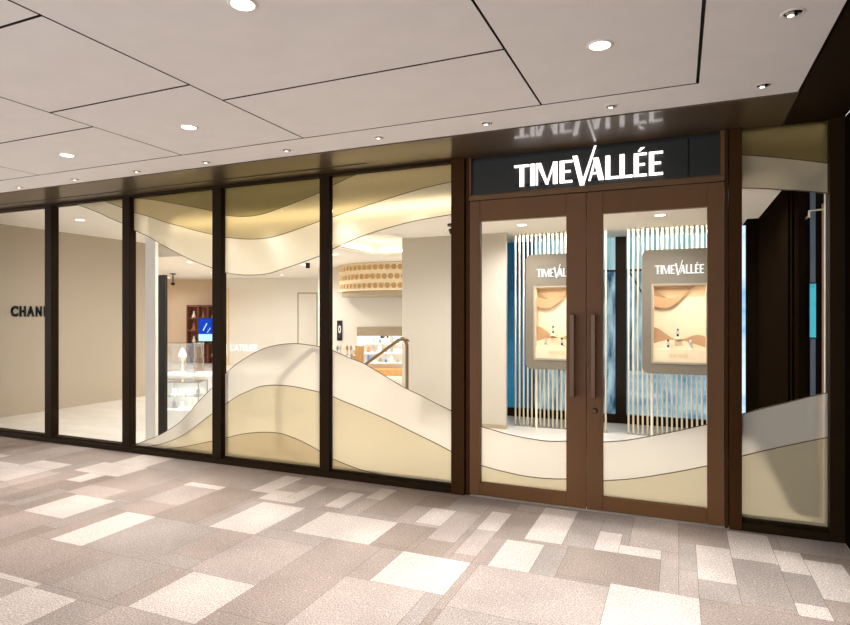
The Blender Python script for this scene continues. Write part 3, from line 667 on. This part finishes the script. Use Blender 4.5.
# ------------------------------------------------------------------ lettering on walls
def text_mesh(name, body, size, m, parent, mtx, offset=0., ext=.01, width=None, height=None, space=1.):
    c = bpy.data.curves.new(name, 'FONT'); c.body = body; c.size = size; c.extrude = ext; c.offset = offset; c.space_character = space
    o = bpy.data.objects.new(name, c); COL.objects.link(o); bpy.context.view_layer.update()
    me = bpy.data.meshes.new_from_object(o.evaluated_get(bpy.context.evaluated_depsgraph_get()))
    COL.objects.unlink(o); bpy.data.objects.remove(o)
    xs = [v.co.x for v in me.vertices]; ys = [v.co.y for v in me.vertices]
    sx = width/(max(xs)-min(xs)); sy = height/(max(ys)-min(ys)); x0, y0 = min(xs), min(ys)
    for v in me.vertices: v.co.x = (v.co.x-x0)*sx; v.co.y = (v.co.y-y0)*sy
    me.transform(mtx); me.materials.append(m)
    r = bpy.data.objects.new(name, me); COL.objects.link(r); r.parent = parent
    return r
wl = thing('wall_sign', 'bold black capital letters on the cream wall at far left', 'sign', (-9.0, .94, 1.46))
MX = Matrix(((0, 0, 1, 0.012), (1, 0, 0, 0), (0, 1, 0, 0), (0, 0, 0, 1)))
for ch, ya, yb in (('C', .94, 1.045), ('H', 1.065, 1.155), ('A', 1.17, 1.285), ('N', 1.305, 1.395), ('E', 1.43, 1.505), ('L', 1.565, 1.645)):
    text_mesh('letter', ch, .2, BLACKLET, wl, Matrix.Translation((0, ya-.94, 0)) @ MX, offset=.010, ext=.006, width=yb-ya, height=.16)
wl2 = thing('wall_sign', 'small white lit letters on the white angled wall', 'sign', F(fr(230.5, D1), D1-.02, fz(351, D1)), YAW)
text_mesh('lettering', "L'ATELIER", .2, LETTER_W, wl2, Matrix(((1, 0, 0, 0), (0, 0, -1, 0), (0, 1, 0, 0), (0, 0, 0, 1))), offset=.0, ext=.006, width=fr(258, D1)-fr(230.5, D1), height=.2)
obj('accent_bar', lambda bm: bbox(bm, -.14, -.09, -.02, .01, -.12, .22), LETTER_W, wl2)

# ------------------------------------------------------------------ things seen through the vitrine pane
pn = box('tall_panel', -5.735, -5.602, .60, .64, 0, 1.965, mat('charcoal_panel', (40, 33, 26), .6, 0, .2), bevel=.004)
tag(pn, 'tall charcoal panel standing beside the white pier', 'panel')
DV = 8.3
def counter(x, y, label):
    c = thing('display_counter', label, 'counter', (x, y, 0), YAW)
    obj('body', lambda bm: (bbox(bm, -.24, .24, -.2, .2, .04, .64), bbox(bm, -.22, .22, -.18, .18, 0, .04)), WHITE, c, bevel=.004)
    obj('counter_top', lambda bm: bbox(bm, -.26, .9, -.22, .24, .64, .675), WHITE, c, bevel=.003)
    obj('front_groove', lambda bm: bbox(bm, -.24, .24, -.204, -.199, .60, .612), TAUPE_D, c)
    obj('back_cabinet', lambda bm: bbox(bm, .5, .88, -.18, .2, 0, .64), WHITE, c)
    return c
vx, vy, _ = F(fr(182.5, DV), DV)
counter(vx, vy, 'white counter carrying the glass vitrine')
vt = thing('glass_vitrine', 'clear glass box vitrine on the white counter', 'vitrine', (vx, vy, .675), YAW)
obj('glass_box', lambda bm: (bbox(bm, -.235, .235, -.17, -.162, 0, .42), bbox(bm, -.235, .235, .162, .17, 0, .42), bbox(bm, -.235, -.227, -.162, .162, 0, .42), bbox(bm, .227, .235, -.162, .162, 0, .42), bbox(bm, -.235, .235, -.17, .17, .42, .428)), VITRINE, vt)
obj('edge_trim', lambda bm: [bbox(bm, a-.004, a+.004, b-.004, b+.004, 0, .43) for a in (-.233, .233) for b in (-.168, .168)], STEEL, vt)
def bust(bm): blathe(bm, [(0, 0), (.05, 0), (.05, .02), (.014, .03), (.012, .16), (.05, .2), (.062, .25), (.035, .3), (.018, .34), (0, .345)], 18)
b_ = obj('jewellery_bust', bust, BUST, None, smooth=True, loc=(vx, vy, .676)); tag(b_, 'cream jewellery bust standing inside the glass vitrine', 'bust')
nk = obj('ring_stand', lambda bm: (bbox(bm, -.05, .05, -.04, .04, 0, .05), btube(bm, [(0, 0, .05), (0, 0, .1)], .02)), SILVER, None, loc=F(fr(182.5, DV)+.12, DV+.02, .676), rotz=YAW); tag(nk, 'silver ring stand at the right inside the glass vitrine', 'stand')
# low glass counter in front
lx, ly, _ = F(fr(186, 7.55), 7.55)
lc = thing('glass_counter', 'low glass showcase in front of the white counter', 'showcase', (lx, ly, 0), YAW)
obj('base', lambda bm: bbox(bm, -.22, .22, -.16, .16, 0, .30), WHITE, lc, bevel=.004)
obj('glass_box', lambda bm: (bbox(bm, -.22, .22, -.16, -.153, .30, .64), bbox(bm, -.22, .22, .153, .16, .30, .64), bbox(bm, -.22, -.213, -.153, .153, .30, .64), bbox(bm, .213, .22, -.153, .153, .30, .64), bbox(bm, -.22, .22, -.16, .16, .64, .648)), VITRINE, lc)
obj('back_panel', lambda bm: bbox(bm, -.21, .21, .14, .15, .30, .63), WHITE, lc)
area('showcase_fill_light', (0, -.1, .635), .36, .02, 1.8, (1, .98, .95), (math.radians(-15), 0, 0), lc)  # added fill that brightens the low showcase, no fitting behind it
area('vitrine_fill_light', (0, -.1, .415), .36, .02, 1.4, (1, .98, .95), (math.radians(-15), 0, 0), vt)  # added fill to lift the brightness inside the glass vitrine
obj('glass_shelf', lambda bm: bbox(bm, -.21, .21, -.15, .15, .46, .466), VITRINE, lc)
obj('edge_trim', lambda bm: ([bbox(bm, a-.004, a+.004, b-.004, b+.004, .3, .65) for a in (-.218, .218) for b in (-.158, .158)], bbox(bm, -.22, .22, -.162, -.156, .644, .652)), STEEL, lc)
k = 0
for zz in (.301, .467):
    for q in range(4):
        cc = (SILVER, WHITE, BUST, WHITE)[(q+k) % 4]
        it = obj('display_pad', lambda bm: (bbox(bm, -.032, .032, -.04, .04, 0, .02), bbox(bm, -.02, .02, -.01, .02, .02, .08)), cc, None, loc=F(fr(186, 7.55)-.15+.1*q, 7.55, zz), rotz=YAW, bevel=.003)
        tag(it, 'small jewellery pad on the %s of the low glass showcase' % ('floor' if zz < .4 else 'glass shelf'), 'display pad', 'pads on the %s of the low showcase' % ('floor' if zz < .4 else 'shelf'))
    k += 1

# ------------------------------------------------------------------ bookcase at the back
DB = 18.0
bc = thing('bookcase', 'dark wood bookcase against the tan wall far behind the vitrine', 'bookcase', F(fr(187, DB), DB-.05, 0), YAW)
BW = fr(226, DB)-fr(187, DB); BH = fz(305, DB)
obj('back_panel', lambda bm: bbox(bm, 0, BW, .26, .3, 0, BH), WOOD, bc)
for a in (0, .33, .63, BW-.04):
    obj('side_panel', lambda bm: bbox(bm, a, a+.035, 0, .26, 0, BH), WOOD, bc)
SHZ = [fz(y, DB) for y in (305.8, 318, 330, 343, 356.5, 372)]
for z in SHZ: obj('shelf', lambda bm: bbox(bm, .036, BW-.041, .004, .26, z-.03, z), WOOD, bc)
gi = 0
def goods(x, z, kind, label):
    o = obj('ornament', (lambda bm: blathe(bm, [(0, 0), (.06, 0), (.07, .03), (.025, .14), (.03, .2), (0, .22)], 14)) if kind else (lambda bm: (bbox(bm, -.07, .07, -.06, .06, 0, .05), blathe(bm, [(.05, .05), (.02, .2), (0, .26)], 12))), BUST if kind else BRN, None, smooth=False)
    p = F(fr(187, DB)+x, DB+.08, z); o.location = p; o.rotation_euler = (0, 0, YAW)
    tag(o, label, 'ornament', 'ornaments on the dark bookcase')
goods(.18, SHZ[1], 1, 'pale ornament on the top left shelf of the bookcase')
goods(.47, SHZ[1], 0, 'brown pointed ornament on the top middle shelf of the bookcase')
goods(.78, SHZ[1], 1, 'pale ornament on the top right shelf of the bookcase')
goods(.18, SHZ[2], 0, 'brown ornament on the second left shelf of the bookcase')
goods(.18, SHZ[3], 1, 'pale ornament on the third left shelf of the bookcase')
goods(.45, SHZ[4], 0, 'brown ornament on the shelf under the blue screen')
goods(.78, SHZ[4], 1, 'pale ornament on the shelf right under the blue screen')
vs = thing('video_screen', 'bright blue upright video screen on the dark bookcase', 'screen', F(fr(200, DB), DB-.12, SHZ[3]+.005), YAW)
VW = fr(214, DB)-fr(200, DB); VH = fz(318.5, DB)-SHZ[3]
obj('bezel', lambda bm: bbox(bm, -.02, VW+.02, .012, .05, 0, VH+.02), BLACKM, vs)
obj('display', lambda bm: bbox(bm, 0, VW, .004, .012, .36*VH, VH), SCREEN_B, vs)
obj('display_lower', lambda bm: bbox(bm, 0, VW, .004, .012, .06, .36*VH), SCREEN_W, vs)
obj('display_mark', lambda bm: (bprism(bm, [(.12, .5*VH), (.15, .5*VH), (.27, .8*VH), (.24, .8*VH)], 0, .004), bprism(bm, [(.25, .42*VH), (.27, .42*VH), (.37, .62*VH), (.35, .62*VH)], 0, .004)), SCREEN_W, vs)
obj('screen_foot', lambda bm: bbox(bm, .1, VW-.1, .01, .1, -.004, .03), BLACKM, vs)

# ------------------------------------------------------------------ dome cameras and shop downlights
def dome(loc, label, drop=.0):
    o = thing('dome_camera', label, 'security camera', loc, group='dome security cameras inside the shop')
    obj('mount', lambda bm: (blathe(bm, [(0, 0), (.07, 0), (.07, -.025), (0, -.025)], 20), btube(bm, [(0, 0, -.02), (0, 0, -.07-drop)], .015)), BLACKM, o)
    obj('dome', lambda bm: blathe(bm, [(0, -.06-drop), (.055, -.06-drop), (.055, -.085-drop)]+[(.05*math.cos(a), -.085-drop-.05*math.sin(a)) for a in [i*PI/2/6 for i in range(7)]], 20), BLACKM, o, smooth=True)
dome((-2.44, 1.9, CZ), 'black dome camera under the ceiling left of the doors')
p = F(fr(173, 15.5), 15.5, CZ); dome(p, 'black dome camera on a stem far behind the vitrine', .18)
def shoplight(label):
    o = thing('shop_downlight', label, 'ceiling light', group='round downlights in the shop ceiling')
    obj('trim_ring', lambda bm: blathe(bm, [(.055, -.001), (.058, -.005), (.072, -.004), (.074, 0)], 24), RING, o, smooth=True)
    obj('lens', lambda bm: blathe(bm, [(0, -.002), (.056, -.002)], 24), LENS_IN, o)
    return o
sl0 = shoplight('round shop downlight seen at the top of the left door glass')
SLP = [(-1.716, 2.29, None), (-.184, 2.177, 'round shop downlight seen at the top of the right door glass')]
NEAR = ['the left end of the glazing', 'the cream wall', 'the white pier', 'the vitrine pane', 'the white wall pane', 'the handrail pane', 'the pillar', 'the right pane']
for i, x in enumerate((-7.6, -6.4, -5.2, -4.4, -3.4, -2.5, -1.1, .25)): SLP.append((x, 1.0, 'round shop downlight just inside the glass near %s' % NEAR[i]))
DEEP = ['nearest the far end of the cream wall', 'above the floor beside the glass vitrine', 'in the aisle halfway to the lettered wall', 'just past the corner of the cream wall', 'over the passage behind the cream wall',
        'in the open floor before the lettered wall', 'halfway between cream wall and bookcase', 'in front of the bookcase toward the far left wall', 'beside the ceiling cove recess', 'behind the gold ceiling drum',
        'closest to the small white lettering', 'closest to the dark wood bookcase', 'before the concealed door in the white wall', 'left of the gold ceiling drum']
for i, (x, y) in enumerate(((-7.6, 2.6), (-6.3, 2.7), (-7.0, 4.6), (-9.2, 4.6), (-11.5, 4.8), (-9.0, 6.6), (-11.0, 7.2), (-13.0, 6.6), (-5.6, 4.4), (-4.4, 6.4), (-9.9, 8.6), (-13.6, 8.2), (-8.2, 8.2), (-7.4, 6.0))):
    SLP.append((x, y, 'round shop downlight ' + DEEP[i]))
WARM = (1, .99, .975)
for i, (x, y, lab) in enumerate(SLP):
    o = sl0 if lab is None else copy_tree(sl0, (0, 0, 0), lab)
    o.location = (x, y, 2.80 if x < -5.45 and y < 3.55 else CZ)
    spot('shop_lamp', (0, 0, -.02), 24 if x < -7.2 and y < 3 else (80 if i < 2 else ((42 if y > 8 else 62) if y > 2 else (60 if x > 0 else 48))), WARM, 165, .8, .06, o)
bs = obj('black_spotlight', lambda bm: btube(bm, [(0, 0, 0), (0, 0, -.11)], .045, 16), BLACKM, None, loc=(-7.08, 5.7, CZ)); tag(bs, 'small black cylinder spotlight under the ceiling before the white wall', 'ceiling light')

# ------------------------------------------------------------------ handrails, drum, goods in the handrail pane
def handrail(pts, drop, label):
    def b(bm):
        P = [Vector(p) for p in pts]; path = [P[0]]
        for i in range(1, len(P)-1):
            a, c, e = P[i-1], P[i], P[i+1]; q = .09
            s0 = c+(a-c).normalized()*q; s1 = c+(e-c).normalized()*q
            for k in range(7):
                u = k/6; path.append(s0*(1-u)**2+c*2*u*(1-u)+s1*u*u)
        path.append(P[-1]); btube(bm, path, .021, 12)
    o = obj('handrail', b, RAIL, None, smooth=True); tag(o, label, 'handrail', 'bronze handrails inside the shop'); return o
DR = 7.6
handrail([F(fr(330, DR), DR+.6, fz(386, DR+.5)), F(fr(402, DR), DR, fz(337.5, DR)), F(fr(407, DR), DR, fz(340, DR)), F(fr(407, DR), DR, 0)], 0, 'bronze handrail rising to a bend in front of the white pillar')
DQ = 6.6
handrail([F(fr(264, DQ), DQ, 0), F(fr(264, DQ), DQ, fz(384, DQ)), F(fr(311, DQ), DQ-.4, fz(349, DQ-.4)), F(fr(318, DQ), DQ-.4, fz(352, DQ-.4)), F(fr(318, DQ), DQ-.4, 0)], 0, 'blurred handrail standing behind the frosted film of the white wall pane')
DD, RR = 13.45, 1.5
cx, cy, _ = F(fr(406, DD), DD)
dm = thing('ceiling_drum', 'gold ceiling drum pierced with rows of round recesses', 'drum', (cx, cy, CZ), YAW)
zt, zb, zu = -.005, fz(290, 12)-CZ, fz(295.5, 12)-CZ
A0, A1 = PI, 2*PI
obj('band', lambda bm: blathe(bm, [(RR, zt), (RR, zb), (RR-.06, zb)], 64, (0, 0, 0), A0, A1), GOLD, dm)
obj('underside', lambda bm: blathe(bm, [(RR-.06, zb), (RR-.06, zu), (0, zu)], 64, (0, 0, 0), A0, A1), TAUPE_D, dm)
rows = [zt+(zb-zt)*q for q in (.17, .5, .83)]
def discs(bm, r, y0, y1, ring=False):
    for j, z in enumerate(rows):
        for i in range(36):
            a = A0+(i+.5+.5*(j % 2))*PI/36
            ca, sa = math.cos(a), math.sin(a)
            M = Matrix(((-sa, 0, ca, 0), (ca, 0, sa, 0), (0, 1, 0, z), (0, 0, 0, 1)))
            pts = []
            for k in range(14):
                q = 2*PI*k/14
                p0 = M @ Vector((r*math.cos(q), r*math.sin(q), 0)); pts.append(p0)
            v0 = [bm.verts.new(p+Vector((ca, sa, 0))*(RR+y0)) for p in pts]
            if not ring:
                v1 = [bm.verts.new(p+Vector((ca, sa, 0))*(RR+y1)) for p in pts]
                bm.faces.new(v1)
                for k in range(14): bm.faces.new((v0[k], v0[(k+1) % 14], v1[(k+1) % 14], v1[k]))
            else:
                v1 = [bm.verts.new(p*1.0+Vector((ca, sa, 0))*(RR+y1)) for p in pts]
                cen = Vector((0, 0, z)); v2 = [bm.verts.new(cen+(p-cen)*1.1+Vector((ca, sa, 0))*(RR+y1)) for p in pts]; v3 = [bm.verts.new(cen+(p-cen)*1.1+Vector((ca, sa, 0))*(RR+y0)) for p in pts]
                for k in range(14):
                    j2 = (k+1) % 14
                    for A, B in ((v0, v1), (v1, v2), (v2, v3)): bm.faces.new((A[k], A[j2], B[j2], B[k]))
obj('recess_discs', lambda bm: discs(bm, .058, -.001, .004), GOLD_D, dm)
obj('recess_rims', lambda bm: discs(bm, .058, -.001, .03, True), GOLD, dm)
# picture, counters and goods
pc = thing('wall_picture', 'small black framed oval picture on the white wall', 'picture', F(fr(337, D3-.02), D3-.03, fz(340.5, D3)), YAW)
PW, PH = fr(342.3, D3)-fr(337, D3), fz(320.5, D3)-fz(340.5, D3)
obj('frame', lambda bm: bbox(bm, 0, PW, 0, .03, 0, PH), BLACKM, pc, bevel=.004)
obj('oval_mark', lambda bm: bprism(bm, [(PW/2+PW*.26*math.cos(2*PI*i/20), PH*.56+PH*.2*math.sin(2*PI*i/20)) for i in range(20)], -.006, 0), WHITE, pc)
obj('oval_letter', lambda bm: bprism(bm, [(PW/2+PW*.10*math.cos(2*PI*i/16), PH*.56+PH*.10*math.sin(2*PI*i/16)) for i in range(16)], -.009, -.006), BLACKM, pc)
DK = 13.2
oc = thing('oak_cabinet', 'pale oak cabinet at the left edge of the bright alcove', 'cabinet', F(fr(354.5, DK), DK-.3, 0), YAW)
OW = fr(364, DK)-fr(354.5, DK)
obj('body', lambda bm: bbox(bm, 0, OW, 0, .38, 0, fz(346, DK)), OAK, oc, bevel=.004)
obj('door', lambda bm: bbox(bm, .012, OW-.012, -.015, 0, .06, fz(346, DK)-.03), OAK, oc)
jc = thing('jewellery_counter', 'white counter with jewellery under the oval picture', 'counter', F(fr(326, 12.6), 12.6, 0), YAW)
JW = fr(350, 12.6)-fr(326, 12.6); JZ = fz(356, 12.6)
obj('body', lambda bm: bbox(bm, 0, JW, 0, .45, 0, JZ-.03), WHITE, jc, bevel=.004)
obj('counter_top', lambda bm: bbox(bm, -.01, JW+.01, -.02, .46, JZ-.03, JZ), WHITE, jc)
LB = ['leftmost', 'second from left', 'third from left', 'middle', 'third from right', 'second from right', 'rightmost']
for q in range(7):
    it = obj('jewellery_stand', lambda bm: (blathe(bm, [(0, 0), (.035, 0), (.03, .012), (.008, .02), (.008, .1), (.03, .14), (.02, .2), (0, .22)], 12)), (BUST, GREEN, SILVER, BUST, BRN, GREEN, BUST)[q], None, smooth=True, loc=F(fr(326, 12.6)+.14+q*.073, 12.6+.15+.06*(q % 2), JZ))
    tag(it, 'jewellery stand on the counter under the oval picture, %s' % LB[q], 'jewellery stand', 'jewellery stands under the oval picture')
DA = D3+1.0
sf = thing('display_shelf', 'white display shelf on the rear of the bright alcove', 'shelf', F(fr(364, DA), DA, 0), YAW)
SW = fr(402, DA)-fr(364, DA)
obj('back_panel', lambda bm: bbox(bm, 0, SW, .16, .19, 0, 1.0), WHITE, sf)
obj('base', lambda bm: bbox(bm, 0, SW, -.3, .16, 0, .16), OAK, sf)
for z in (.3, .55, .78): obj('shelf', lambda bm: bbox(bm, 0, SW, 0, .16, z-.02, z), WHITE, sf)
GC = [BLUEG, BRN, WHITE, SILVER, GREEN, BUST]
WH = ['low', 'middle', 'top']
for j, z in enumerate((.3, .55, .78)):
    for q in range(6):
        hgt = rnd.uniform(.06, .17); wd = rnd.uniform(.025, .045)
        it = obj('boxed_goods', lambda bm: (bbox(bm, -wd, wd, -.03, .03, 0, hgt), bbox(bm, -wd*.5, wd*.5, -.02, .02, hgt, hgt+.02)), GC[(q*2+j) % 6], None, loc=F(fr(364, DA)+.1+q*.145, DA+.08, z), rotz=YAW)
        tag(it, 'small boxed item on the %s alcove shelf' % WH[j], 'boxed goods', 'boxed goods on the %s alcove shelf' % WH[j])
fp = thing('wall_picture', 'small framed picture hung high at the rear of the alcove', 'picture', F(fr(380, DA), DA+.13, .90), YAW)
obj('frame', lambda bm: bbox(bm, 0, .2, 0, .03, 0, .12), BLACKM, fp); obj('print', lambda bm: bbox(bm, .07, .17, -.004, 0, .03, .09), TAUPE, fp)
area('alcove_lamp', F((fr(364, DA)+fr(402, DA))/2, DA-.45, lz-.03), 1.0, .3, 14, (1, .97, .92), (0, 0, YAW))
print('objects', len(bpy.data.objects))
